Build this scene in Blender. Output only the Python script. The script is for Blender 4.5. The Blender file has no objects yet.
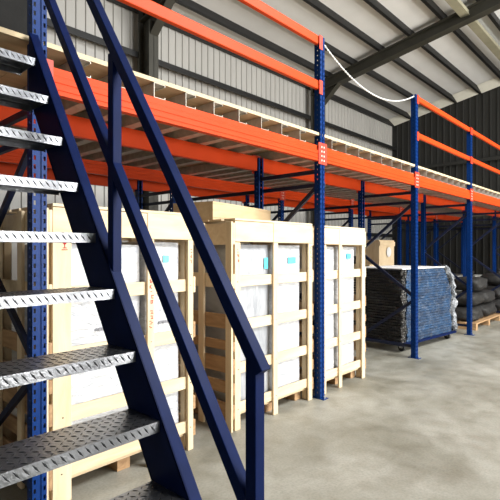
import bpy, math, random
from mathutils import Vector, Matrix, noise
random.seed(7)
S = bpy.context.scene
COL = S.collection

# ------------------------------------------------------------ camera
YAW = math.radians(42.5)                      # angle between the rack direction (+X) and the view axis
cd = bpy.data.cameras.new('camera'); cam = bpy.data.objects.new('camera', cd); COL.objects.link(cam)
cam.location = (0, 0, 1.5)
cam.rotation_euler = (math.radians(90), 0, YAW - math.radians(90))
cd.sensor_width = 36; cd.lens = 36 * 460 / 500.0
cd.clip_start = 0.05
S.camera = cam
# ------------------------------------------------------------ world and lights
w = bpy.data.worlds.new('daylight'); S.world = w; w.use_nodes = True
bg = w.node_tree.nodes['Background']; bg.inputs[0].default_value = (0.86, 0.93, 1.0, 1); bg.inputs[1].default_value = 0.8
def area(name, loc, rot, sx, sy, power, col):
    l = bpy.data.lights.new(name, 'AREA'); l.shape = 'RECTANGLE'; l.size = sx; l.size_y = sy; l.energy = power; l.color = col
    o = bpy.data.objects.new(name, l); COL.objects.link(o); o.location = loc; o.rotation_euler = rot; return o
area('doorway_daylight', (8.6, -9.6, 3.7), (math.radians(86), 0, 0), 9.0, 2.8, 1500, (1.0, 0.975, 0.93))
area('added_upward_fill', (8.6, -9.4, .35), (math.radians(140), 0, 0), 9.0, 1.6, 1300, (1.0, 0.97, 0.92))  # added fill lamp aimed upward to brighten the ceiling and joist undersides
area('added_overhead_fill', (6.2, -3.2, 7.3), (math.radians(10), 0, 0), 6.0, 2.4, 1300, (0.97, 0.99, 1.0))  # added overhead fill lamp; the roof sheet has no opening above it
S.view_settings.view_transform = 'Standard'; S.view_settings.look = 'None'; S.view_settings.gamma = 1
S.view_settings.exposure = 0.25
try: S.view_settings.use_curve_mapping = False
except Exception: pass

# ------------------------------------------------------------ materials
def mat(name, col, rough=0.6, metal=0.0, var=0.12, scale=6.0, bump=0.0, bscale=40.0, stretch=(1, 1, 1), spec=0.5, col2=None, distort=0.0):
    m = bpy.data.materials.new(name); m.use_nodes = True; nt = m.node_tree; b = nt.nodes['Principled BSDF']
    b.inputs['Roughness'].default_value = rough; b.inputs['Metallic'].default_value = metal
    b.inputs['Specular IOR Level'].default_value = spec
    tc = nt.nodes.new('ShaderNodeTexCoord'); mp = nt.nodes.new('ShaderNodeMapping'); mp.inputs['Scale'].default_value = stretch
    nt.links.new(tc.outputs['Object'], mp.inputs[0])
    n = nt.nodes.new('ShaderNodeTexNoise'); n.inputs['Scale'].default_value = scale; n.inputs['Detail'].default_value = 5; n.inputs['Distortion'].default_value = distort
    nt.links.new(mp.outputs[0], n.inputs[0])
    r = nt.nodes.new('ShaderNodeValToRGB')
    c2 = col2 or tuple(min(1, c * (1 + var)) for c in col)
    c1 = tuple(c * (1 - var) for c in col) if not col2 else col
    r.color_ramp.elements[0].position = 0.3; r.color_ramp.elements[1].position = 0.7
    r.color_ramp.elements[0].color = (*c1, 1); r.color_ramp.elements[1].color = (*c2, 1)
    nt.links.new(n.outputs[0], r.inputs[0]); nt.links.new(r.outputs[0], b.inputs['Base Color'])
    if bump:
        n2 = nt.nodes.new('ShaderNodeTexNoise'); n2.inputs['Scale'].default_value = bscale; n2.inputs['Detail'].default_value = 4
        n2.inputs['Distortion'].default_value = distort
        nt.links.new(mp.outputs[0], n2.inputs[0])
        bp = nt.nodes.new('ShaderNodeBump'); bp.inputs['Strength'].default_value = bump; bp.inputs['Distance'].default_value = 0.02
        nt.links.new(n2.outputs[0], bp.inputs['Height']); nt.links.new(bp.outputs[0], b.inputs['Normal'])
    return m
M = {}
M['navy'] = mat('navy_paint', (0.0018, 0.008, 0.048), 0.42, var=0.15, scale=9, spec=0.07)
M['blue'] = mat('rack_blue_paint', (0.003, 0.028, 0.14), 0.36, var=0.15, scale=9, spec=0.12)
M['brace'] = mat('brace_blue_paint', (0.002, 0.007, 0.032), 0.5, var=0.15, scale=9)
M['orange'] = mat('orange_paint', (0.62, 0.058, 0.010), 0.42, var=0.06, scale=4, spec=0.12)
M['orange_dark'] = mat('connector_orange_paint', (0.50, 0.035, 0.010), 0.5, var=0.1, scale=8)
M['slot'] = mat('slot_shadow_steel', (0.03, 0.03, 0.04), 0.7)
M['galv'] = mat('galvanised_steel', (0.56, 0.52, 0.45), 0.45, 0.3, var=0.18, scale=14)
M['checker'] = mat('checker_plate', (0.24, 0.25, 0.27), 0.28, 0.92, var=0.12, scale=30, bump=0.12, bscale=80)
M['lug'] = mat('checker_lug', (0.03, 0.032, 0.035), 0.4, 0.5, var=0.2, scale=20)
M['ply'] = mat('plywood', (0.50, 0.36, 0.21), 0.65, var=0.15, scale=3, stretch=(1, 6, 1))
M['pine'] = mat('pine_board', (0.66, 0.50, 0.30), 0.62, scale=3.5, stretch=(5, 5, 0.8), col2=(0.78, 0.63, 0.42), bump=0.08, distort=0.6)
M['pine_h'] = mat('pine_board_long', (0.66, 0.50, 0.30), 0.62, scale=3.5, stretch=(0.8, 5, 5), col2=(0.78, 0.63, 0.42), bump=0.08, distort=0.6)
M['pine_brown'] = mat('brown_pine_board', (0.30, 0.17, 0.08), 0.7, scale=4, stretch=(3, 0.9, 6), col2=(0.48, 0.30, 0.15), bump=0.1, distort=0.8)  # browner pine for pallets, crate skids and lower side boards
M['tan'] = mat('tan_pine_board', (0.50, 0.36, 0.20), 0.6, scale=3.5, stretch=(0.8, 5, 5), col2=(0.62, 0.47, 0.28), bump=0.06, distort=0.6)
M['edge'] = mat('pale_plywood_edge', (0.58, 0.46, 0.28), 0.6, var=0.1, scale=8)
M['film'] = mat('white_film_wrap', (0.42, 0.44, 0.48), 0.3, scale=5, col2=(0.70, 0.70, 0.70), bump=0.75, bscale=7, stretch=(1.0, 1.0, 2.6), distort=1.5)
M['film_grey'] = mat('grey_crumpled_film', (0.28, 0.295, 0.32), 0.25, scale=3, col2=(0.46, 0.47, 0.49), bump=0.9, bscale=5, stretch=(2.4, 1.0, .9), distort=.8)
M['foam'] = mat('white_carton', (0.80, 0.80, 0.79), 0.5, var=0.04, scale=5, bump=0.15, bscale=9)
M['cyan'] = mat('cyan_label', (0.10, 0.62, 0.85), 0.4)
M['red'] = mat('red_ink', (0.40, 0.004, 0.012), 0.8)
M['grey_ink'] = mat('grey_ink', (0.20, 0.20, 0.22), 0.6)
M['hole'] = mat('dark_nail_hole', (0.05, 0.03, 0.02), 0.8)
M['roofsheet'] = mat('foil_insulation', (0.80, 0.80, 0.78), 0.55, var=0.05, scale=1.3, bump=0.1, bscale=3)
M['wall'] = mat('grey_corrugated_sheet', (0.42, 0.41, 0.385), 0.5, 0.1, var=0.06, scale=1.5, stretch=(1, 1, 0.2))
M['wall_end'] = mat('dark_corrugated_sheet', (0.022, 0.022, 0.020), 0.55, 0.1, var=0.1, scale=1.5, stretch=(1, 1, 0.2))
M['steel'] = mat('olive_primer_steel', (0.038, 0.036, 0.027), 0.55, var=0.15, scale=3)
M['olive'] = mat('pale_olive_steel', (0.36, 0.34, 0.24), 0.5, var=0.12, scale=3)
M['purlin'] = mat('dark_purlin_steel', (0.014, 0.014, 0.014), 0.5, 0.2, var=0.2, scale=4)
M['pale_cream'] = mat('pale_cream_metal', (0.82, 0.80, 0.70), 0.5, var=0.05)  # connector hooks, and strips standing in for daylight at the end wall
M['black'] = mat('black_wrap', (0.004, 0.004, 0.0035), 0.85, scale=5, var=0.4, bump=0.3, bscale=10)
M['sack'] = mat('dark_sack_cloth', (0.010, 0.009, 0.008), 0.7, scale=8, var=0.4, bump=0.5, bscale=18)
M['carton'] = mat('brown_carton', (0.32, 0.20, 0.11), 0.7, var=0.1, scale=3)
M['grey_cover'] = mat('pale_grey_cover', (0.30, 0.30, 0.28), 0.6, var=0.15, scale=4, bump=0.3, bscale=6)
M['bluestack'] = mat('blue_plastic_sheet', (0.003, 0.014, 0.04), 0.5, scale=3, col2=(0.005, 0.045, 0.12), bump=0.3, bscale=12, stretch=(1, 1, 3))
M['darkend'] = mat('dark_sheet_ends', (0.006, 0.006, 0.006), 0.4, scale=25, col2=(0.035, 0.028, 0.02), bump=0.6, bscale=30)
M['crinkle'] = mat('crinkled_clear_film', (0.42, 0.44, 0.47), 0.2, scale=14, col2=(0.015, 0.018, 0.022), bump=1.0, bscale=26, distort=1.0)
M['rubber'] = mat('black_rubber', (0.012, 0.012, 0.012), 0.6)
M['chain'] = mat('white_plastic_chain', (0.80, 0.80, 0.78), 0.4)
M['bolt'] = mat('zinc_bolt', (0.5, 0.5, 0.5), 0.35, 0.8)

def concrete():
    m = bpy.data.materials.new('concrete_floor'); m.use_nodes = True; nt = m.node_tree; b = nt.nodes['Principled BSDF']
    tc = nt.nodes.new('ShaderNodeTexCoord')
    def ns(scale, det, dist=0):
        n = nt.nodes.new('ShaderNodeTexNoise'); n.inputs['Scale'].default_value = scale; n.inputs['Detail'].default_value = det
        n.inputs['Distortion'].default_value = dist
        nt.links.new(tc.outputs['Object'], n.inputs[0]); return n
    def ramp(n, p0, c0, p1, c1):
        r = nt.nodes.new('ShaderNodeValToRGB'); e = r.color_ramp.elements
        e[0].position = p0; e[1].position = p1; e[0].color = (*c0, 1); e[1].color = (*c1, 1)
        nt.links.new(n.outputs[0], r.inputs[0]); return r
    a = ramp(ns(0.9, 8, 0.8), 0.32, (0.215, 0.205, 0.165), 0.66, (0.36, 0.35, 0.305))
    c = ramp(ns(5, 9, 0.4), 0.30, (0.74, 0.73, 0.69), 0.62, (1, 1, 1))
    d = ramp(ns(60, 3), 0.25, (0.80, 0.80, 0.80), 0.6, (1, 1, 1))
    def mul(x, y):
        mx = nt.nodes.new('ShaderNodeMix'); mx.data_type = 'RGBA'; mx.blend_type = 'MULTIPLY'; mx.inputs[0].default_value = 1
        nt.links.new(x, mx.inputs[6]); nt.links.new(y, mx.inputs[7]); return mx.outputs[2]
    o = mul(mul(a.outputs[0], c.outputs[0]), d.outputs[0])
    nt.links.new(o, b.inputs['Base Color'])
    rr = ramp(ns(2.5, 6), 0.3, (0.38,) * 3, 0.7, (0.62,) * 3); nt.links.new(rr.outputs[0], b.inputs['Roughness'])
    bp = nt.nodes.new('ShaderNodeBump'); bp.inputs['Strength'].default_value = 0.12; bp.inputs['Distance'].default_value = 0.01
    nt.links.new(ns(30, 5).outputs[0], bp.inputs['Height']); nt.links.new(bp.outputs[0], b.inputs['Normal'])
    return m
M['concrete'] = concrete()
def clear_film():
    m = bpy.data.materials.new('clear_stretch_film'); m.use_nodes = True; nt = m.node_tree
    b = nt.nodes['Principled BSDF']; b.inputs['Base Color'].default_value = (0.8, 0.85, 0.9, 1); b.inputs['Roughness'].default_value = 0.12
    tc = nt.nodes.new('ShaderNodeTexCoord'); n = nt.nodes.new('ShaderNodeTexNoise'); n.inputs['Scale'].default_value = 9; n.inputs['Detail'].default_value = 6; n.inputs['Distortion'].default_value = 2
    nt.links.new(tc.outputs['Object'], n.inputs[0])
    r = nt.nodes.new('ShaderNodeMapRange'); r.inputs[1].default_value = 0.45; r.inputs[2].default_value = 0.75; r.inputs[3].default_value = 0.0; r.inputs[4].default_value = 0.07
    nt.links.new(n.outputs[0], r.inputs[0]); nt.links.new(r.outputs[0], b.inputs['Alpha'])
    bp = nt.nodes.new('ShaderNodeBump'); bp.inputs['Strength'].default_value = 0.8; bp.inputs['Distance'].default_value = 0.03
    nt.links.new(n.outputs[0], bp.inputs['Height']); nt.links.new(bp.outputs[0], b.inputs['Normal'])
    return m
M['clear'] = clear_film()

# ------------------------------------------------------------ helpers
class MB:
    def __init__(s): s.v = []; s.f = []; s.mi = []; s.smooth = False
    def add(s, vs, fs, mi=0):
        b = len(s.v); s.v += [tuple(v) for v in vs]; s.f += [tuple(b + i for i in f) for f in fs]; s.mi += [mi] * len(fs); return s
    def box(s, a, b, mi=0):
        (x0, y0, z0), (x1, y1, z1) = a, b
        return s.add([(x0,y0,z0),(x1,y0,z0),(x1,y1,z0),(x0,y1,z0),(x0,y0,z1),(x1,y0,z1),(x1,y1,z1),(x0,y1,z1)],
                     [(0,3,2,1),(4,5,6,7),(0,1,5,4),(1,2,6,5),(2,3,7,6),(3,0,4,7)], mi)
    def bar(s, p, q, wd, th, side=(1, 0, 0), mi=0):      # wd measured along side, th across it
        p = Vector(p); q = Vector(q); d = (q - p).normalized(); sd = Vector(side); sd = (sd - sd.dot(d) * d).normalized(); n = d.cross(sd)
        vs = [e + sd * (a * wd / 2) + n * (b * th / 2) for e in (p, q) for a, b in ((-1,-1),(1,-1),(1,1),(-1,1))]
        return s.add(vs, [(0,3,2,1),(4,5,6,7),(0,1,5,4),(1,2,6,5),(2,3,7,6),(3,0,4,7)], mi)
    def tube(s, pts, r, n=8, mi=0):
        rings = []
        for i, p in enumerate(pts):
            p = Vector(p); a = Vector(pts[max(i-1, 0)]); b = Vector(pts[min(i+1, len(pts)-1)]); d = (b - a).normalized()
            u = d.cross(Vector((0, 0, 1)) if abs(d.z) < .9 else Vector((1, 0, 0))).normalized(); v = d.cross(u)
            rings.append([p + (u * math.cos(2*math.pi*k/n) + v * math.sin(2*math.pi*k/n)) * r for k in range(n)])
        vs = [q for rg in rings for q in rg]; fs = []
        for i in range(len(pts)-1):
            for k in range(n): fs.append((i*n+k, i*n+(k+1) % n, (i+1)*n+(k+1) % n, (i+1)*n+k))
        fs.append(tuple(range(n))[::-1]); fs.append(tuple((len(pts)-1)*n+k for k in range(n)))
        return s.add(vs, fs, mi)
    def prism(s, poly, f, a, b, mi=0):                    # poly 2D extruded: f(u, v, t) -> point, t = a..b
        n = len(poly); vs = [f(u, v, a) for u, v in poly] + [f(u, v, b) for u, v in poly]
        fs = [tuple(range(n))[::-1], tuple(range(n, 2*n))] + [(i, (i+1) % n, n+(i+1) % n, n+i) for i in range(n)]
        return s.add(vs, fs, mi)
    def build(s, name, m, parent=None, loc=(0, 0, 0), bevel=0):
        me = bpy.data.meshes.new(name); L = Vector(loc)
        me.from_pydata([tuple(Vector(v) - L) for v in s.v], [], s.f)
        for mm in (m if isinstance(m, (list, tuple)) else [m]): me.materials.append(mm)
        for p, i in zip(me.polygons, s.mi): p.material_index = i; p.use_smooth = s.smooth
        import bmesh
        bm = bmesh.new(); bm.from_mesh(me); bmesh.ops.recalc_face_normals(bm, faces=bm.faces); bm.to_mesh(me); bm.free()
        o = bpy.data.objects.new(name, me); COL.objects.link(o)
        if parent is not None: o.parent = parent
        else: o.location = loc
        if bevel:
            bv = o.modifiers.new('edge', 'BEVEL'); bv.width = bevel; bv.segments = 2; bv.limit_method = 'ANGLE'
        return o
def tag(o, label, cat, group=None):
    o['label'] = label; o['category'] = cat
    if group: o['group'] = group
    return o
def empty(name, loc=(0, 0, 0), rz=0.0):
    o = bpy.data.objects.new(name, None); o.empty_display_size = .1; COL.objects.link(o); o.location = loc; o.rotation_euler = (0, 0, rz); return o
def struct(name, mb, m, **k):
    o = mb.build(name, m, **k); o['kind'] = 'structure'; return o
def copy_tree(o, parent=None):
    c = o.copy(); COL.objects.link(c)
    if parent is not None: c.parent = parent
    for ch in list(o.children): copy_tree(ch, c)
    return c
def ident(u, v, t): return (u, v, t)

# ------------------------------------------------------------ the hall
YB, XE, XW, YF = 8.0, 16.9, -6.0, -10.0
RIDGE = -1.0
def roofz(y): return 6.43 + 0.175 * (YB - y) if y >= RIDGE else 6.43 + 0.175 * (YB - RIDGE) - 0.175 * (RIDGE - y)
struct('floor', MB().box((XW - .2, YF - 3, -.15), (XE + .2, YB + .2, 0)), M['concrete'])
def corr_profile(L, pitch=0.19, dep=0.028):
    pts = []; x = 0
    while x < L:
        pts += [(x, 0), (x + pitch - .05, 0), (x + pitch - .038, dep), (x + pitch - .012, dep)]; x += pitch
    pts.append((L, 0)); return [p for p in pts if p[0] <= L + 1e-6]
def corr_wall_x(y, x0, x1, z0, z1, sgn):                # wall along X at y, ribs pushed by sgn
    mb = MB(); pr = corr_profile(x1 - x0, 0.19)
    a = [(x0 + u, y + sgn * v, z0) for u, v in pr]; b = [(x0 + u, y + sgn * v, z1) for u, v in pr]; n = len(pr)
    a2 = [(x0 + u, y - sgn * .05, z0) for u, v in pr]; b2 = [(x0 + u, y - sgn * .05, z1) for u, v in pr]
    mb.add(a + b + a2 + b2, [(i, i+1, n+i+1, n+i) for i in range(n-1)] + [(2*n+i, 3*n+i, 3*n+i+1, 2*n+i+1) for i in range(n-1)]
           + [(n+i, n+i+1, 3*n+i+1, 3*n+i) for i in range(n-1)]); return mb
def corr_wall_y(x, y0, y1, sgn, pitch=.22):
    mb = MB(); pr = corr_profile(y1 - y0, pitch, .035); n = len(pr)
    a = [(x + sgn * v, y0 + u, 0) for u, v in pr]; b = [(x + sgn * v, y0 + u, roofz(y0 + u)) for u, v in pr]
    a2 = [(x - sgn * .05, y0 + u, 0) for u, v in pr]; b2 = [(x - sgn * .05, y0 + u, roofz(y0 + u)) for u, v in pr]
    mb.add(a + b + a2 + b2, [(i, i+1, n+i+1, n+i) for i in range(n-1)] + [(2*n+i, 3*n+i, 3*n+i+1, 2*n+i+1) for i in range(n-1)]
           + [(n+i, n+i+1, 3*n+i+1, 3*n+i) for i in range(n-1)]); return mb
struct('wall_back', corr_wall_x(YB, XW, XE, 0, roofz(YB), -1), M['wall'])
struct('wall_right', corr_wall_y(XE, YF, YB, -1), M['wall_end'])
struct('wall_left', corr_wall_y(XW, YF, YB, 1), M['wall'])
fw = corr_wall_x(YF, XW, 4.0, 0, 6.43, 1)
for p in (corr_wall_x(YF, 13.2, XE, 0, 6.43, 1), corr_wall_x(YF, 4.0, 13.2, 5.2, 6.43, 1)): fw.add(p.v, p.f)
struct('wall_front', fw, M['wall'])
door = MB().box((3.9, YF - .1, 0), (4.0, YF + .12, 5.2)).box((13.2, YF - .1, 0), (13.3, YF + .12, 5.2)).box((3.9, YF - .1, 5.2), (13.3, YF + .12, 5.32))
struct('door_1', door, M['steel'])
rf = MB()
for (ya, yb) in ((YB + .15, RIDGE), (RIDGE, YF - .15)):
    za, zb = roofz(ya) if ya <= YB else roofz(YB) - .026, roofz(yb)
    rf.add([(XW-.2, ya, za), (XE+.2, ya, za), (XE+.2, yb, zb), (XW-.2, yb, zb), (XW-.2, ya, za+.1), (XE+.2, ya, za+.1), (XE+.2, yb, zb+.1), (XW-.2, yb, zb+.1)],
           [(0,3,2,1),(4,5,6,7),(0,1,5,4),(1,2,6,5),(2,3,7,6),(3,0,4,7)])
struct('ceiling', rf, M['roofsheet'])
# purlins: dark channels under the roof sheet, running along the hall
k = 0
py = [7.92, 7.2, 6.4, 5.6, 4.8, 4.0, 3.2, 2.4, 1.6, .8, 0, -.8, -1.2] + [-2 - .8*i for i in range(10)]
for y in py:
    k += 1; z = roofz(y)
    m_ = MB().box((XW, y - .035, z - .16), (XE - .04, y - .025, z - .012)).box((XW, y - .035, z - .17), (XE - .04, y + .045, z - .155)).box((XW, y + .035, z - .16), (XE - .04, y + .045, z - .125))
    struct('trim_%d' % k, m_, M['purlin'])
# pale eaves strut beam along the hall
k += 1; z = roofz(3.5)
struct('trim_%d' % k, MB().box((XW, 3.44, z - .30), (XE - .04, 3.60, z - .19)).box((XW, 3.42, z-.31), (XE-.04, 3.62, z-.30)), M['olive'])
# cream strips between the purlins, painted stand-in for daylight leaking at the end wall
k += 1; fl = MB()
ys = sorted([7.92, 7.2, 6.4, 5.6, 4.8, 4.0, 3.2, 2.4, 1.6, .8])
for a, b in zip(ys[:-1], ys[1:]):
    fl.add([(XE-.04, a+.05, roofz(a)-.16), (XE-.04, b-.04, roofz(b)-.16), (XE-.55, b-.04, roofz(b)-.02), (XE-.55, a+.05, roofz(a)-.02),
            (XE-.04, a+.05, roofz(a)-.12), (XE-.04, b-.04, roofz(b)-.12)], [(0,1,2,3), (4,3,2,5), (0,3,4), (1,5,2), (0,4,5,1)])
struct('trim_%d' % k, fl, M['pale_cream'])
# girts on the back wall
for zz in (5.43, 3.9, 2.1):
    k += 1
    struct('trim_%d' % k, MB().box((XW, YB-.20, zz-.02), (XE-.05, YB-.03, zz)).box((XW, YB-.21, zz-.12), (XE-.05, YB-.19, zz)), M['purlin'])
for zz in (4.6, 2.4):
    k += 1
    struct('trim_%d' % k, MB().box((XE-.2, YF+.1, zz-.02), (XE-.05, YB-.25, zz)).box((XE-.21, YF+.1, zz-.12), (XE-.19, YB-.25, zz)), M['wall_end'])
# portal frames
def portal(X):
    root = empty('portal_frame', (X, 0, 0)); root['kind'] = 'structure'
    y1 = YB - .22; h = roofz(y1) - .17
    for sy, nm in ((1, 0), (-1, 1)):
        # column: flanges along X, web along Y
        yo = y1 if sy > 0 else YF + .22
        yi = yo - sy * .36
        c = MB().box((X-.11, min(yo, yo-sy*.014), 0), (X+.11, max(yo, yo-sy*.014), h))
        c.box((X-.11, min(yi, yi+sy*.014), 0), (X+.11, max(yi, yi+sy*.014), h - .35)).box((X-.006, min(yo, yi), 0), (X+.006, max(yo, yi), h))
        c.build('column', M['steel'], root, loc=(X, 0, 0))
        # rafter following the slope
        r_ = MB(); ye = yo; yr = RIDGE
        def rp(y, off): return roofz(y) - off
        for a, b, (x0, x1) in (((.165), (.18), (-.12, .12)), ((.18), (.44), (-.006, .006)), ((.44), (.455), (-.12, .12))):
            r_.add([(X+x0, ye, rp(ye, b)), (X+x1, ye, rp(ye, b)), (X+x1, yr, rp(yr, b)), (X+x0, yr, rp(yr, b)),
                    (X+x0, ye, rp(ye, a)), (X+x1, ye, rp(ye, a)), (X+x1, yr, rp(yr, a)), (X+x0, yr, rp(yr, a))],
                   [(0,3,2,1),(4,5,6,7),(0,1,5,4),(1,2,6,5),(2,3,7,6),(3,0,4,7)])
        r_.build('rafter', M['steel'], root, loc=(X, 0, 0))
        yh = yi - sy * .55
        hn = MB().prism([(yi, rp(yi, .45)), (yh, rp(yh, .45)), (yi, rp(yi, .45) - .4)], lambda u, v, t: (t, u, v), X-.006, X+.006)
        hn.bar((X, yi, rp(yi, .45)-.4), (X, yh, rp(yh, .45)), .18, .014)
        hn.build('haunch', M['steel'], root, loc=(X, 0, 0))
for X in (-.6, 5.33, 11.22): portal(X)

# ------------------------------------------------------------ rack frames
ZB0, ZB1 = 2.392, 2.548                        # beam bottom / top
ZJ, ZD = 2.652, 2.680                          # joist top / deck top
YA, YA2, YC, YC2 = 2.60, 3.42, 4.97, 5.79      # outer faces: front row front post, its rear post, back row front post, rear post
PX = [-1.3, 1.10, 3.92, 6.26, 8.62, 10.98, 13.34, 15.7]
PW, PD = .08, .07
def post_mb(y0, h, flip):
    mb = MB(); n = int((h - .1) / .05); t = .004
    yw = y0 if not flip else y0 + PD           # perforated web on this plane
    ya, yb = (yw, yw + t) if not flip else (yw - t, yw)
    for a, b in ((-.04, -.033), (-.021, -.010), (.010, .021), (.033, .04)): mb.box((a, ya, 0), (b, yb, h))
    g = .006 if not flip else -.006
    mb.box((-.010, min(ya+g, yb+g), 0), (.010, max(ya+g, yb+g), h))
    for s_ in (-1, 1):                          # rungs between the slots of both columns
        x0, x1 = sorted((s_ * .021, s_ * .033))
        mb.box((x0, ya, 0), (x1, yb, .05))
        for i in range(n): mb.box((x0, ya, .075 + i*.05), (x1, yb, .10 + i*.05))
        mb.box((x0, ya, .075 + n*.05), (x1, yb, h)) if .075 + n*.05 < h else None
    for s_ in (-1, 1):                          # side flanges with one column of slots
        xo, xi = s_ * .04, s_ * .036; x0, x1 = min(xo, xi), max(xo, xi)
        mb.box((x0, y0 + .004, 0), (x1, y0 + .024, h)).box((x0, y0 + .040, 0), (x1, y0 + PD, h))
        for i in range(n): mb.box((x0, y0 + .024, .07 + i*.05), (x1, y0 + .040, .105 + i*.05))
        mb.box((x0, y0 + .024, 0), (x1, y0 + .040, .05))
    bk = y0 + PD if not flip else y0
    for s_ in (-1, 1):
        x0, x1 = sorted((s_ * .04, s_ * .022)); mb.box((x0, min(bk, bk - t if not flip else bk + t), 0), (x1, max(bk, bk - t if not flip else bk + t), h))
    return mb
def make_frame(front_h, rear_h, depth):
    root = empty('upright_frame')
    for y0, h, fl in ((0, front_h, False), (depth - PD, rear_h, True)):
        post_mb(y0, h, fl).build('post', M['blue'], root)
        b = MB().box((-.044, y0 - .045, 0), (.044, y0 + PD + .045, .006))
        bp = b.build('base_plate', M['blue'], root)
        for yb_ in (y0 - .025, y0 + PD + .025): MB().tube([(0, yb_, 0), (0, yb_, .03)], .008).build('anchor_bolt', M['bolt'], bp)
    zs = [.22, .85, 1.5, 2.15]; a, b = PD * .6, depth - PD * .6
    fr = True
    MB().bar((0, PD, .16), (0, depth - PD, .16), .03, .04).build('brace', M['brace'], root)
    MB().bar((0, PD, 2.30), (0, depth - PD, 2.30), .03, .04).build('brace', M['brace'], root)
    for (z0, z1, s_) in ((2.16, 1.50, 1), (1.45, .85, -1), (.80, .22, 1)):
        p, q = ((0, a, z0), (0, b, z1)) if s_ > 0 else ((0, b, z0), (0, a, z1))
        MB().bar(p, q, .03, .04).build('brace', M['brace'], root)
    return root
fA0 = make_frame(2.53, 2.37 + .17, .89); fA1 = make_frame(3.65, 2.54, .89)
fB0 = make_frame(2.54, 2.54, .89)
near = {1: 'first', 2: 'second', 3: 'third', 4: 'fourth', 5: 'fifth', 6: 'sixth', 7: 'seventh'}
where = {1: 'behind the stair treads', 2: 'at the left end of the rope',
         3: 'at the right end of the rope', 4: 'with guard rails, right of the blue stack',
         5: 'beyond the dark sacks', 6: 'far off near the dark end wall', 7: 'against the dark end wall'}
frames = []
for i, x in enumerate(PX):
    src = fA0 if i == 0 else fA1
    o = src if i in (0, 1) else copy_tree(fA1)
    o.location = (x, YA, 0)
    tag(o, 'short blue rack frame left of the stairs, under the landing' if i == 0 else 'tall blue front row rack frame %s' % where[i], 'rack frame', 'front row rack frames')
    o = fB0 if i == 0 else copy_tree(fB0)
    o.location = (x, YC, 0)
    tag(o, 'short blue rack frame of the back row left of the stairs' if i == 0 else 'short blue back row rack frame behind the front frame %s' % {1: 'by the stair', 2: 'where the rope starts', 3: 'where the rope ends', 4: 'right of the blue stack', 5: 'beyond the dark sacks', 6: 'second nearest the end wall', 7: 'against the end wall'}[i], 'rack frame', 'back row rack frames')

# ------------------------------------------------------------ orange beams
def beam(x0, x1, y, face, label, group):
    L = x1 - x0 - PW; root = empty('rack_beam', (x0 + PW/2, y, ZB0)); h = ZB1 - ZB0
    f = face                                     # -1: visible face looks at the aisle
    prof = [(0, 0), (.05, 0), (.05, h), (.012, h), (.012, h-.045), (0, h-.052), (0, h-.085), (.004, h-.088), (.004, h-.094), (0, h-.097), (0, .03), (.004, .027), (.004, .021), (0, .018)]
    if f > 0: prof = [(.05 - u, v) for u, v in prof]
    MB().prism(prof, lambda u, v, t: (t, u, v), .004, L - .004).build('beam_body', M['orange'], root)
    yp = -.006 if f < 0 else .05
    for xs, xe in ((-.038, .035), (L - .035, L + .038)):
        c = MB().box((xs, yp, -.03), (xe, yp + .006, h + .03))
        c = c.build('end_connector', M['orange_dark'], root)
        xm = xs + .018 if xs < 0 else xe - .018
        for q in range(4): MB().box((xm - .006, yp - .002 if f < 0 else yp+.004, .0 + q*.045), (xm + .006, yp + .002 if f < 0 else yp+.008, .018 + q*.045)).build('hook', M['pale_cream'], c)
    return tag(root, label, 'beam', group)
rows = [('front', YA + .0, -1), ('second', YA + .89 - .05, 1), ('third', YC, -1), ('rear', YC + .89 - .05, 1)]
spans = {0: 'left of the stairs, above the treads', 1: 'spanning from the stairs to the post where the rope starts', 2: 'between the two posts joined by the rope', 3: 'above the wrapped blue stack',
         4: 'above the dark sacks', 5: 'far off, next after the beam over the sacks', 6: 'reaching the dark end wall'}
for rn, y, f in rows:
    for i in range(7):
        if rn == 'front' and i == 0: continue
        o = beam(PX[i], PX[i+1], y, f, ('orange %s beam of the platform %s' % ({'front': 'front', 'second': 'second-row', 'third': 'third-row', 'rear': 'rearmost'}[rn], spans[i])), 'orange beams of the %s line' % rn)

# tie bars between the two rows
for i, x in enumerate(PX):
    if i == 0: continue
    for z in (2.17,):
        o = MB().bar((x + .055, YA + .01, z), (x + .055, YC + .86, z), .028, .04).build('tie_bar', M['brace'], loc=(x + .055, YA + .01, z))
        tag(o, 'dark blue tie bar under the deck, from the post ' + {1: 'behind the stairs', 2: 'where the rope starts', 3: 'where the rope ends', 4: 'right of the blue stack', 5: 'beyond the dark sacks', 6: 'near the end wall', 7: 'at the end wall'}[i], 'tie bar', 'tie bars under the deck')

# ------------------------------------------------------------ joists and deck
jm = MB(); L = YC + .89 - YA - .015
jm.box((0, 0, 0), (.004, L, ZJ - ZB1)).box((0, 0, 0), (.095, L, .004)).box((0, 0, ZJ-ZB1-.004), (.095, L, ZJ-ZB1)).box((.091, 0, 0), (.095, L, .016)).box((.091, 0, ZJ-ZB1-.016), (.095, L, ZJ-ZB1))
j0 = jm.build('deck_joist', M['galv'])
ORD = ['first', 'second', 'third', 'fourth', 'fifth', 'sixth', 'seventh', 'eighth', 'ninth', 'tenth', 'eleventh', 'twelfth']
PN = ['at the far left frame', 'behind the stair treads', 'where the rope starts', 'where the rope ends', 'right of the blue stack', 'beyond the dark sacks', 'next to last before the end wall']
x = -1.2; first = True; cnt = [0] * 8
while x < 15.6:
    if min(abs(x + .05 - p) for p in PX[1:]) > .1:
        o = j0 if first else j0.copy()
        if not first: COL.objects.link(o)
        first = False
        o.location = (x, YA + .015, ZB1)
        q = max(i for i in range(7) if PX[i] < x + .03)
        tag(o, 'thin steel deck joist, %s right of the post %s' % (ORD[cnt[q]], PN[q]), 'joist', 'joists under the deck'); cnt[q] += 1
    x += .28
ys = [2.612, 3.72, 4.77, 5.86]
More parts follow.
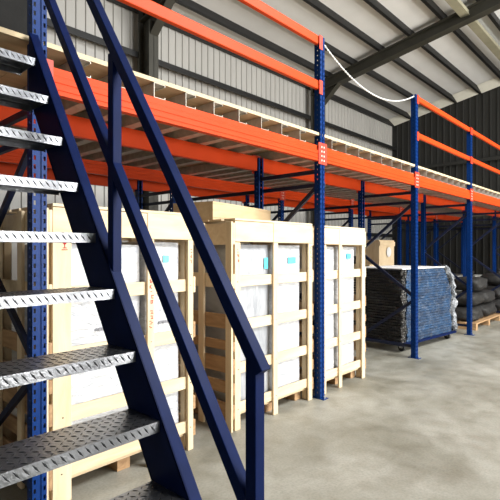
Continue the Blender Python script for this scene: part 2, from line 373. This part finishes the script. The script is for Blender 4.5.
xs = [-1.3, 1.14, 3.58, 6.02, 8.46, 10.9, 13.34, 15.74]
bay = ['at the top landing of the stairs', 'just right of the stairs', 'near the post where the rope starts', 'behind the rope', 'above the wrapped blue stack', 'above the dark sacks', 'against the dark end wall']
for r in range(3):
    for c in range(7):
        y0 = ys[r]; y1 = ys[r+1] - .004
        o = MB().box((xs[c] + .002, y0, ZJ), (xs[c+1] - .002, y1, ZD)).build('deck_board', [M['ply'], M['edge']], loc=(xs[c], y0, ZJ))
        for p in o.data.polygons:
            if abs(p.normal.y) > .5: p.material_index = 1
        tag(o, 'plywood deck board in the %s row, %s' % (['front', 'middle', 'rear'][r], bay[c]), 'deck board', 'plywood deck boards on the joists')

# ------------------------------------------------------------ guard rails
def guard(x0, x1, z, h, label):
    L = x1 - x0 - PW; root = empty('guard_rail', (x0 + PW/2, YA, z)); 
    MB().box((.002, .008, -h), (L - .002, .05, 0)).build('rail_bar', M['orange'], root, bevel=.006)
    for xs_, xe in ((-.038, .02), (L - .02, L + .038)):
        MB().box((xs_, -.006, -h - .05), (xe, 0, .004)).build('end_connector', M['orange_dark'], root)
    return tag(root, label, 'guard rail', 'orange guard rails along the deck edge')
gx = [(1, 2, 'left of the rope'), (3, 4, 'directly right of the rope'), (4, 5, 'second bay right of the rope'), (5, 6, 'third bay right of the rope'), (6, 7, 'nearest the dark end wall')]
for a, b, t in gx:
    h = .085 if a == 1 else .07
    guard(PX[a], PX[b], 3.65, h, 'upper orange guard rail of the deck, bay ' + t)
    guard(PX[a], PX[b], 3.20 if a == 1 else 3.14, h, 'lower orange guard rail of the deck, bay ' + t)
# rope between the two tall posts
pts = []
a = Vector((3.975, 2.62, 3.60)); b = Vector((6.205, 2.62, 3.62))
for i in range(41):
    t = i / 40; p = a.lerp(b, t); p.z -= 0.26 * 4 * t * (1 - t); pts.append(p)
rope = MB(); rope.smooth = True              # twisted pair of strands
for ph in (0, math.pi):
    st = []
    for i in range(161):
        t = i / 160; p = a.lerp(b, t); p.z -= .26 * 4 * t * (1 - t); an = ph + t * 160
        st.append(p + Vector((0, math.cos(an), math.sin(an))) * .005)
    rope.tube(st, .005, 5)
tag(rope.build('rope', M['chain'], loc=tuple(a)), 'white rope hanging slack between two tall blue posts above the deck', 'rope')

# ------------------------------------------------------------ stairs
RISE, GO, Y0, Z0 = .236, .155, 1.402, .865
XS0, XS1 = .20, 1.033
stair = empty('steel_staircase', (.62, .8, 0)); SL = (.62, .8, 0)
tag(stair, 'steep navy blue steel staircase with checker plate treads and square tube handrail', 'staircase')
def nose_z(y): return Z0 + (y - Y0) * RISE / GO
sv = Vector((0, GO, RISE)).normalized(); nv = Vector((0, -sv.z, sv.y))    # along / up-front
def stringer(xw, sgn):
    W_ = .19; mb = MB()
    ylo = Y0 - Z0 * GO / RISE - .02; yhi = 2.60
    def P(x, s, n): 
        q = Vector((x, Y0, Z0)) + sv * s + nv * n; return q
    # clip the ends: foot level with the floor, head vertical
    def at_z(n, z): return (z - Z0 - nv.z * n) / sv.z
    def at_y(n, y): return (y - Y0 - nv.y * n) / sv.y
    for (n0, n1, xa, xb) in ((.012 - W_, .012, 0, .006), (.004, .012, 0, .05), (.012 - W_, .020 - W_, 0, .05)):
        x0, x1 = sorted((xw + sgn * xa, xw + sgn * xb))
        vs = []
        for xx in (x0, x1):
            vs += [P(xx, at_z(n0, 0.0), n0), P(xx, at_y(n0, 2.585), n0), P(xx, at_y(n1, 2.585), n1), P(xx, at_z(n1, 0.0), n1)]
        mb.add(vs, [(0,1,2,3), (7,6,5,4), (0,4,5,1), (1,5,6,2), (2,6,7,3), (3,7,4,0)])
    return mb.build('stringer', M['navy'], stair, loc=SL)
stringer(XS1 + .002, 1); stringer(XS0 - .002, -1)
def lug(mb, c, u, v, n, l, w_, h):
    c, u, v, n = Vector(c), Vector(u), Vector(v), Vector(n)
    mb.add([c - u*l, c - v*w_, c + u*l, c + v*w_, c - u*l*.45 + n*h, c + u*l*.45 + n*h], [(0,1,5,4), (1,2,5), (2,3,4,5), (3,0,4)], 1)
def tread_mb():
    mb = MB(); x0, x1 = 0, XS1 - XS0; D = .20; H = .041
    mb.box((x0, 0, -.004), (x1, D, 0)).box((x0, 0, -H), (x1, .004, -.004)).box((x0, D-.004, -.04), (x1, D, -.004))
    mb.box((x0, .004, -.030), (x0+.004, D-.004, -.004)).box((x1-.004, .004, -.030), (x1, D-.004, -.004))
    mb.box((x0+.03, .05, -.026), (x1-.03, .054, -.004)).box((x0+.03, .13, -.026), (x1-.03, .134, -.004))
    r2 = .7071
    nx = int((x1 - .02) / .028)
    for i in range(nx):
        xx = .018 + i * .028
        for j in range(7):
            s_ = 1 if (i + j) % 2 else -1
            lug(mb, (xx, .016 + j * .028, 0), (r2, s_*r2, 0), (-s_*r2, r2, 0), (0, 0, 1), .0125, .0032, .0018)
        s_ = -1
        lug(mb, (xx, 0, -.019), (.62, 0, -.78), (.78, 0, .62), (0, -1, 0), .0195, .0036, .0020)
    return mb
t0 = None
for i in range(-3, 8):
    y = Y0 + i * GO; z = Z0 + i * RISE
    if t0 is None:
        t0 = tread_mb().build('tread', [M['checker'], M['lug']], stair); o = t0
    else:
        o = t0.copy(); COL.objects.link(o); o.parent = stair
    o.location = Vector((XS0, y, z)) - Vector(SL)
    o['label'] = 'checker plate tread'
# railing on the right stringer
XR = 1.065; T = .043
def rail(y0, y1, dz, name):
    p = Vector((XR, y0, nose_z(y0) + dz[0])); q = Vector((XR, y1, nose_z(y1) + dz[1]))
    return MB().bar(p, q, T, T).build(name, M['navy'], stair, loc=SL, bevel=.003)
HR, MR = (.985, .92), (.475, .42)
rail(.925, 2.54, HR, 'handrail'); rail(.99, 2.58, MR, 'middle_rail')
for y, top in ((.955, .985), (1.765, .925)):
    MB().box((XR - T/2, y - T/2, nose_z(y - T/2) + .012), (XR + T/2, y + T/2, nose_z(y) + top)).build('rail_post', M['navy'], stair, loc=SL, bevel=.003)
MB().box((XS1 - .03, .70, 0), (XR + .05, .95, .008)).build('foot_plate', M['navy'], stair, loc=SL)

# ------------------------------------------------------------ wooden crates
def symbol_glass(x, y, z, s, parent):            # wine glass care mark, flat ink
    mb = MB()
    def pl(poly): mb.prism([(x + u*s, z + v*s) for u, v in poly], lambda u, v, t: (u, t, v), y - .0015, y)
    pl([(-.5, 1.2), (-.45, .45), (-.15, .1), (.15, .1), (.45, .45), (.5, 1.2), (.2, 1.0), (0, 1.25), (-.2, 1.0)])
    pl([(-.07, .1), (.07, .1), (.07, -.5), (-.07, -.5)]); pl([(-.4, -.5), (.4, -.5), (.4, -.66), (-.4, -.66)])
    for i in range(5): pl([(-.6 + i*.25, -1.05), (-.6 + i*.25 + .16, -1.05), (-.6 + i*.25 + .16, -.85), (-.6 + i*.25, -.85)])
    return mb.build('care_mark', M['red'], parent)
def ink_marks(x, y, z0, z1, wd, parent, m, seed, n=12):
    rnd = random.Random(seed); mb = MB(); dz = (z1 - z0) / n
    for i in range(n):
        z = z0 + i * dz
        for q in range(3):
            if rnd.random() < .25: continue
            a = x + rnd.uniform(-.5, .1) * wd; b = a + rnd.uniform(.3, .7) * wd; zz = z + q * dz * .27
            mb.box((a, y - .0015, zz), (b, y, zz + dz * .13))
        if rnd.random() < .7: a = x + rnd.uniform(-.3, .3) * wd; mb.box((a, y - .0017, z), (a + wd*.14, y, z + dz*.7))
    return mb.build('ink_marks', m, parent)
def make_crate(w_, d, h, studs, seed, name='wooden_crate'):
    """local origin: front left bottom corner"""
    rnd = random.Random(seed); root = empty(name); T_ = .022
    def bd(nm, a, b, m): return MB().box(a, b).build(nm, m, root, bevel=.003)
    # front: rails (behind) and studs (in front)
    rails = [(.13, .215), (.46, .55), (.82, .91), (1.19, 1.28)]
    top0 = h - .175
    for z0, z1 in rails: bd('rail', (.02, T_, z0), (w_ - .02, 2*T_, z1), M['pine_h'])
    cut = studs[1][0]
    bd('top_rail', (.0, 0, top0), (cut - .004, T_, h - .004), M['pine_h']); bd('top_rail', (cut, 0, top0 - .004), (w_, T_, h), M['pine_h'])
    for a, b in studs: bd('stud', (a, .0, 0), (b, T_ - .001, top0 - .006), M['pine'])
    # nail holes
    for a, b in studs:
        for z0, z1 in rails:
            MB().tube([((a+b)/2 + rnd.uniform(-.01, .01), -.001, (z0+z1)/2), ((a+b)/2, .001, (z0+z1)/2)], .004, 6).build('nail', M['hole'], root)
    # corner posts behind
    for xx in (.0, w_ - .05):
        for yy in (2*T_, d - .05): bd('corner_post', (xx, yy, .0), (xx + .05, yy + .05, h - .03), M['pine'])
    # sides
    for xx, s_ in ((0, 'l'), (w_, 'r')):
        xa, xb = (xx - T_, xx - .001) if s_ == 'l' else (xx + .001, xx + T_)
        for z0, z1 in ((.10, .22), (.30, .40), (.47, .60), (.66, .74), (.84, .96), (1.18, 1.30), (h - .2, h - .02)): bd('side_board', (xa, .0, z0), (xb, d, z1), M['pine_brown'] if z0 < 1 else M['pine_h'])
        xa2, xb2 = (xa - T_, xa - .001) if s_ == 'l' else (xb + .001, xb + T_)
        if s_ == 'l':
          for yy in (.0, .34, d - .09): bd('side_stud', (xa2, yy, .0), (xb2, yy + .07, h - .01), M['pine'])
    # back
    for z0, z1 in rails + [(top0, h - .004)]: bd('rail', (0, d + .001, z0), (w_, d + T_, z1), M['pine_h'])
    # floor deck and skids, lid boards
    bd('crate_base', (.052, .05, .10), (w_ - .052, d - .002, .128), M['pine_h'])
    for xx in (.06, w_/2 - .05, w_ - .16): bd('skid', (xx, .10, 0), (xx + .10, d - .01, .099), M['pine_brown'])
    for q in range(5): 
        y_ = .0 + q * (d - .14) / 4
        bd('lid_board', (0, y_, h + .001), (w_, y_ + .13, h + .019), M['pine_h'])
    return root
def carton(name, X0, Y0_, z0, X1, Y1, z1, m, label, group, seed, stickers=(), inks=()):
    """wrapped block with a soft, slightly uneven skin"""
    rnd = random.Random(seed); nx, ny, nz = 10, 8, 12; mb = MB(); mb.smooth = True
    def P(i, j, k_):
        x = X0 + (X1-X0)*i/nx; y = Y0_ + (Y1-Y0_)*j/ny; z = z0 + (z1-z0)*k_/nz
        v = noise.noise_vector(Vector((x*5, y*5, z*5 + seed))) * .006
        edge = sum((i in (0, nx), j in (0, ny), k_ in (0, nz)))
        c = Vector(((X0+X1)/2, (Y0_+Y1)/2, (z0+z1)/2)); p = Vector((x, y, z))
        if edge >= 2: p += (c - p).normalized() * .008
        if k_ == 0: v.z = 0
        return p + v
    idx = {}
    vs = []; fs = []
    def vid(i, j, k_):
        if (i, j, k_) not in idx: idx[(i, j, k_)] = len(vs); vs.append(P(i, j, k_))
        return idx[(i, j, k_)]
    for i in range(nx):
        for j in range(ny):
            for k_ in (0, nz): fs.append((vid(i,j,k_), vid(i+1,j,k_), vid(i+1,j+1,k_), vid(i,j+1,k_)))
    for i in range(nx):
        for k_ in range(nz):
            for j in (0, ny): fs.append((vid(i,j,k_), vid(i+1,j,k_), vid(i+1,j,k_+1), vid(i,j,k_+1)))
    for j in range(ny):
        for k_ in range(nz):
            for i in (0, nx): fs.append((vid(i,j,k_), vid(i,j+1,k_), vid(i,j+1,k_+1), vid(i,j,k_+1)))
    mb.add(vs, fs); loc = ((X0+X1)/2, (Y0_+Y1)/2, z0)
    o = mb.build(name, m, loc=loc); tag(o, label, 'wrapped box', group)
    for (a, b, c, d_) in stickers:
        st = MB().box((a, Y0_ - .010, b), (c, Y0_ - .007, d_)).build('sticker', M['cyan'], o, loc=loc); st['label'] = 'cyan blue sticker'
    for (a, b, c, d_) in inks:
        mk = MB(); q = a; 
        while q < c: l = rnd.uniform(.008, .03); mk.box((q, Y0_ - .010, b), (min(c, q+l), Y0_ - .008, d_)); q += l + .008
        mk.build('ink_marks', M['grey_ink'], o, loc=loc)
    return o
YCR = 2.66; CD = .80
# crate one, nearest the stairs
c1 = make_crate(1.07, CD, 1.755, [(0, .115), (.66, .715), (1.02, 1.07)], 1); c1.location = (1.20, YCR, 0)
tag(c1, 'pale pine crate behind the stairs with red wine-glass mark and red lettering', 'crate', 'pine crates in the rack')
symbol_glass(.072, -.0005, 1.53, .030, c1)
ink_marks(.687, -.0005, .95, 1.52, .032, c1, M['red'], 3, 16)
ink_marks(1.045, -.0005, 1.40, 1.52, .022, c1, M['red'], 4, 3)
# crate two
c2 = make_crate(1.11, CD, 1.745, [(0, .065), (.50, .565), (1.045, 1.11)], 2); c2.location = (2.72, YCR, 0)
tag(c2, 'pale pine crate under the long wooden box, left of the bright blue post', 'crate', 'pine crates in the rack')
ink_marks(.035, -.0005, 1.40, 1.52, .025, c2, M['red'], 5, 3); ink_marks(1.08, -.0005, 1.38, 1.55, .022, c2, M['red'], 6, 4)
# crate three
c3 = make_crate(.89, CD, 1.735, [(0, .065), (.32, .38), (.82, .89)], 3); c3.location = (4.02, YCR, 0)
tag(c3, 'pale pine crate immediately right of the bright blue post, its end facing the wrapped stack', 'crate', 'pine crates in the rack')
# contents: two blocks in each crate
def fill(cx, w_, tagn, sm):
    a = cx + .06; b = cx + w_ - .06; mid = cx + w_ * .55
    return a, mid, b
carton('wrapped_box', 1.27, 2.72, .130, 1.84, 3.38, 1.54, M['film'], 'white film-wrapped box in the left half of the crate by the stairs', 'wrapped boxes in the crates', 1, inks=((1.50, .98, 1.72, 1.0),))
carton('wrapped_box', 1.87, 2.72, .130, 2.18, 3.38, 1.56, M['film'], 'white film-wrapped box in the right half of the crate by the stairs', 'wrapped boxes in the crates', 2, stickers=((2.03, 1.41, 2.08, 1.46),), inks=((1.99, .97, 2.12, .99),))
carton('wrapped_box', 2.81, 2.72, .130, 3.24, 3.38, 1.55, M['film_grey'], 'crumpled film-wrapped box behind the left opening of the crate under the long box', 'wrapped boxes in the crates', 3, stickers=((3.15, 1.33, 3.20, 1.43),))
carton('wrapped_box', 3.29, 2.72, .130, 3.70, 3.38, 1.55, M['film'], 'film-wrapped box with cyan sticker, right opening of the crate under the long box', 'wrapped boxes in the crates', 4, stickers=((3.50, 1.37, 3.62, 1.43),))
carton('wrapped_box', 4.09, 2.72, .130, 4.34, 3.38, 1.54, M['film'], 'white film-wrapped box just right of the bright blue post', 'wrapped boxes in the crates', 5)
carton('wrapped_box', 4.40, 2.72, .130, 4.76, 3.38, 1.54, M['film'], 'white film-wrapped box with small cyan sticker in the rightmost crate', 'wrapped boxes in the crates', 6, stickers=((4.58, 1.40, 4.67, 1.46),))
# long wooden box on crate two
lb = empty('long_wooden_box', (2.74, 2.95, 1.765), math.radians(13))
tag(lb, 'long flat pine box lying on top of the crate left of the blue post', 'box')
MB().box((0, 0, .02), (1.11, .02, .145)).build('side_panel', M['tan'], lb, bevel=.002)
MB().box((0, .42, .02), (1.11, .44, .145)).build('side_panel', M['tan'], lb, bevel=.002)
MB().box((0, .02, .02), (.02, .42, .145)).build('end_panel', M['tan'], lb); MB().box((1.09, .02, .02), (1.11, .42, .145)).build('end_panel', M['tan'], lb)
MB().box((0, 0, .146), (1.11, .44, .162)).build('lid', M['tan'], lb); MB().box((0, 0, 0), (1.11, .44, .019)).build('bottom_panel', M['tan'], lb)

# ------------------------------------------------------------ wrapped blue stack on a trolley
bs = empty('wrapped_stack', (6.42, 2.88, 0), math.radians(-6))
tag(bs, 'film-wrapped stack of blue sheets on a low wheeled trolley behind the blue post', 'wrapped stack')
BW, BD, BH = 1.68, .90, 1.21
MB().box((-.02, -.02, .10), (BW + .02, BD + .02, .135)).build('trolley_bed', M['navy'], bs, bevel=.005)
for xx in (.12, BW - .12):
    for yy in (.08, BD - .08):
        wb = MB().tube([(xx - .02, yy, .05), (xx + .02, yy, .05)], .05, 16).build('wheel', M['rubber'], bs)
        MB().box((xx - .03, yy - .025, .05), (xx - .022, yy + .025, .10)).box((xx + .022, yy - .025, .05), (xx + .03, yy + .025, .10)).build('caster_fork', M['bolt'], wb)
def layer(x0, x1, y0, y1, z0, z1, seed, amp):
    rnd = random.Random(seed); pts = []; n = 14
    for i in range(n): pts.append((x0 + (x1-x0)*i/n, y0 + rnd.uniform(-.3, .3)*amp))
    for i in range(8): pts.append((x1 + rnd.uniform(-1, .2)*amp, y0 + (y1-y0)*i/8))
    for i in range(n): pts.append((x1 - (x1-x0)*i/n, y1 + rnd.uniform(-.3, .3)*amp))
    for i in range(8): pts.append((x0 + rnd.uniform(-.2, 1)*amp, y1 - (y1-y0)*i/8))
    return MB().prism(pts, ident, z0, z1)
NL = 26; dz = (BH - .137) / NL
bl, dk = MB(), MB()
for i in range(NL):
    z = .137 + i * dz; tw = .02 * math.sin(i * .55); inset = .24 * max(0, (i - 17) / 8.0) ** 1.5 + .04 * (i / NL) + random.uniform(0, .02)
    p = layer(.16 + tw, BW - .08 - inset + tw, .02, BD - .02, z, z + dz * .88, i, .025); bl.add(p.v, p.f)
    p = layer(.02 + random.uniform(0, .035), .155 + tw, .035, BD - .02, z, z + dz * .8, 100 + i, .03); dk.add(p.v, p.f)
bl.build('blue_sheets', M['bluestack'], bs); dk.build('dark_sheet_ends', M['darkend'], bs)
def shell(x0, x1, y0, y1, z0, z1, seed, amp, cut):
    mb = MB(); mb.smooth = True; N, K = 72, 30; P_ = 2*((x1-x0)+(y1-y0)); vs = []
    for k_ in range(K+1):
        z = z0 + (z1-z0)*k_/K; ins = cut * (.15*k_/K + max(0, (k_/K - .7)/.3)**1.6)
        for i in range(N):
            t = P_*i/N; a, b = x1-x0, y1-y0
            if t < a: x, y, n_ = x0+t, y0, (0,-1)
            elif t < a+b: x, y, n_ = x1, y0+t-a, (1,0)
            elif t < 2*a+b: x, y, n_ = x1-(t-a-b), y1, (0,1)
            else: x, y, n_ = x0, y1-(t-2*a-b), (-1,0)
            x = min(x, x1 - ins*1.3)
            d_ = noise.noise(Vector((x*6, y*6, z*9+seed)))*amp
            vs.append((x+n_[0]*d_, y+n_[1]*d_, z))
    fs = [(k_*N+i, k_*N+(i+1) % N, (k_+1)*N+(i+1) % N, (k_+1)*N+i) for k_ in range(K) for i in range(N)]
    fs.append(tuple(K*N+i for i in range(N)))
    return mb.add(vs, fs)
shell(-.005, BW, -.015, BD + .015, .14, BH + .01, 3, .014, .26).build('stretch_film', M['clear'], bs)
cr = MB(); cr.smooth = True; N = 14; K = 40        # bunched film down the right edge
vs = []
for k_ in range(K+1):
    t = k_/K; z = .14 + (BH - .10) * t; xo = BW - .01 - .05*t - .30 * max(0, (t - .72)/.28)**1.6
    for i in range(N):
        an = 2*math.pi*i/N; r_ = .042 + .05*noise.noise(Vector((math.cos(an)*2, math.sin(an)*2, z*11)))
        vs.append((xo + math.cos(an)*r_*1.1, .04 + math.sin(an)*r_*1.3, z))
cr.add(vs, [(k_*N+i, k_*N+(i+1) % N, (k_+1)*N+(i+1) % N, (k_+1)*N+i) for k_ in range(K) for i in range(N)] + [tuple(range(N))[::-1], tuple(K*N+i for i in range(N))])
cr.build('bunched_film', M['crinkle'], bs)
MB().box((0, 0, BH + .005), (BW - .36, BD, BH + .018)).build('top_sheet', M['foam'], bs)

# ------------------------------------------------------------ things further back
def simple_crate(x, y, w_, d, h, label):
    r = empty('tall_pine_case', (x, y, 0)); tag(r, label, 'case')
    MB().box((0, 0, .08), (w_, d, h)).build('case_body', M['pine'], r, bevel=.004)
    for xx in (.0, w_/2 - .04, w_ - .08): MB().box((xx, 0, 0), (xx + .08, d, .079)).build('skid', M['pine'], r)
    for z in (.3, h * .55, h - .12): MB().box((-.0, -.02, z), (w_, -.001, z + .09)).build('batten', M['pine_h'], r)
    return r
tc = simple_crate(8.41, 4.25, .66, .45, 1.70, 'narrow upright pine case behind the wrapped stack with a round white mark')
MB().tube([(.38, -.023, 1.46), (.38, -.0205, 1.46)], .10, 24).build('round_mark', M['foam'], tc)
lc = simple_crate(8.02, 4.25, .34, .45, 1.22, 'low pine case showing at the left edge of the wrapped stack')

def sack(loc, size, rz, seed, label):
    mb = MB(); mb.smooth = True; n = 36; m_ = 18; vs = []
    for j in range(m_+1):
        ph = -math.pi/2 + math.pi*j/m_
        for i in range(n):
            th = 2*math.pi*i/n; c, s_ = math.cos(th), math.sin(th)
            sq = lambda v, e: math.copysign(abs(v)**e, v)
            x = sq(c, .42)*sq(math.cos(ph), .35)*size[0]/2; y = sq(s_, .42)*sq(math.cos(ph), .35)*size[1]/2; z = sq(math.sin(ph), .8)*size[2]/2
            nn = noise.noise(Vector((x*5+seed, y*5, z*7+seed)))*.16 + noise.noise(Vector((x*14, y*14+seed, z*16)))*.07
            z2 = z + nn*(.12 if z > 0 else 0) + size[2]/2
            vs.append((x*(1+nn*.8), y*(1+nn), max(0, z2)))
    mb.add(vs, [(j*n+i, j*n+(i+1) % n, (j+1)*n+(i+1) % n, (j+1)*n+i) for j in range(m_) for i in range(n)])
    o = mb.build('sack', M['sack']); o.location = loc; o.rotation_euler = (0, 0, rz)
    # tied neck
    if 'topmost' in label: MB().tube([(size[0]*.30, 0, size[2]*.7), (size[0]*.36, .02, size[2]*1.05), (size[0]*.40, .03, size[2]*1.35)], .045, 8).build('tied_neck', M['sack'], o)
    return tag(o, label, 'sack', 'dark sacks right of the wrapped stack')
for px_, who in ((9.15, 'nearer'), (11.12, 'farther')):
    pl = empty('pallet', (px_, 2.68, 0)); tag(pl, 'wooden pallet under the %s pile of dark sacks' % who, 'pallet', 'pallets under the sacks')
    for q in range(4): MB().box((0, q*.19, .11), (1.68, q*.19+.12, .13)).build('deck_slat', M['pine_brown'], pl)
    for xx in (0, .79, 1.58): MB().box((xx, 0, 0), (xx+.1, .69, .109)).build('runner', M['pine_brown'], pl)
    for i, (lx, lz, sz, rz, t) in enumerate([(.41, .13, (.76, .58, .27), .03, 'bottom left dark sack of the %s pile'), (1.26, .13, (.76, .58, .26), -.03, 'bottom right dark sack of the %s pile'),
          (.44, .42, (.74, .56, .25), -.03, 'left dark sack in the second layer of the %s pile'), (1.24, .41, (.74, .56, .25), .03, 'right dark sack in the second layer of the %s pile'),
          (.75, .69, (.82, .55, .26), .05, 'topmost dark sack of the %s pile, its tied neck sticking up')]):
        sack((px_ + lx, 3.02, lz), sz, rz, i * 3.3 + px_, t % who)
def load(x, y, z, w_, d, h, m, label, name='wrapped_load'):
    r = empty(name, (x, y, z)); tag(r, label, 'load')
    MB().box((0, 0, .10), (w_, d, .13)).box((0, 0, 0), (.1, d, .1)).box((w_-.1, 0, 0), (w_, d, .1)).box((w_/2-.05, 0, 0), (w_/2+.05, d, .1)).build('pallet_base', M['pine_brown'], r)
    s_ = shell(.01, w_-.01, .01, d-.01, .131, h, x, .02, .03); s_.build('wrapped_goods', m, r)
    return r
load(12.2, 3.9, 0, 2.0, .9, .80, M['grey_cover'], 'pale grey covered load behind the dark sacks')
load(9.6, 5.15, 0, 1.2, .7, 1.35, M['black'], 'black wrapped load in the back row behind the dark sacks')
load(0.9, 4.95, ZD, 1.2, .85, 2.2, M['black'], 'tall black wrapped load standing on the deck at upper left')
o = MB().box((.25, 3.1, ZD), (.95, 3.7, ZD + .02)).build('loose_board', M['ply'], loc=(.25, 3.1, ZD)); tag(o, 'loose brown board lying on the landing at the top of the stairs', 'board')
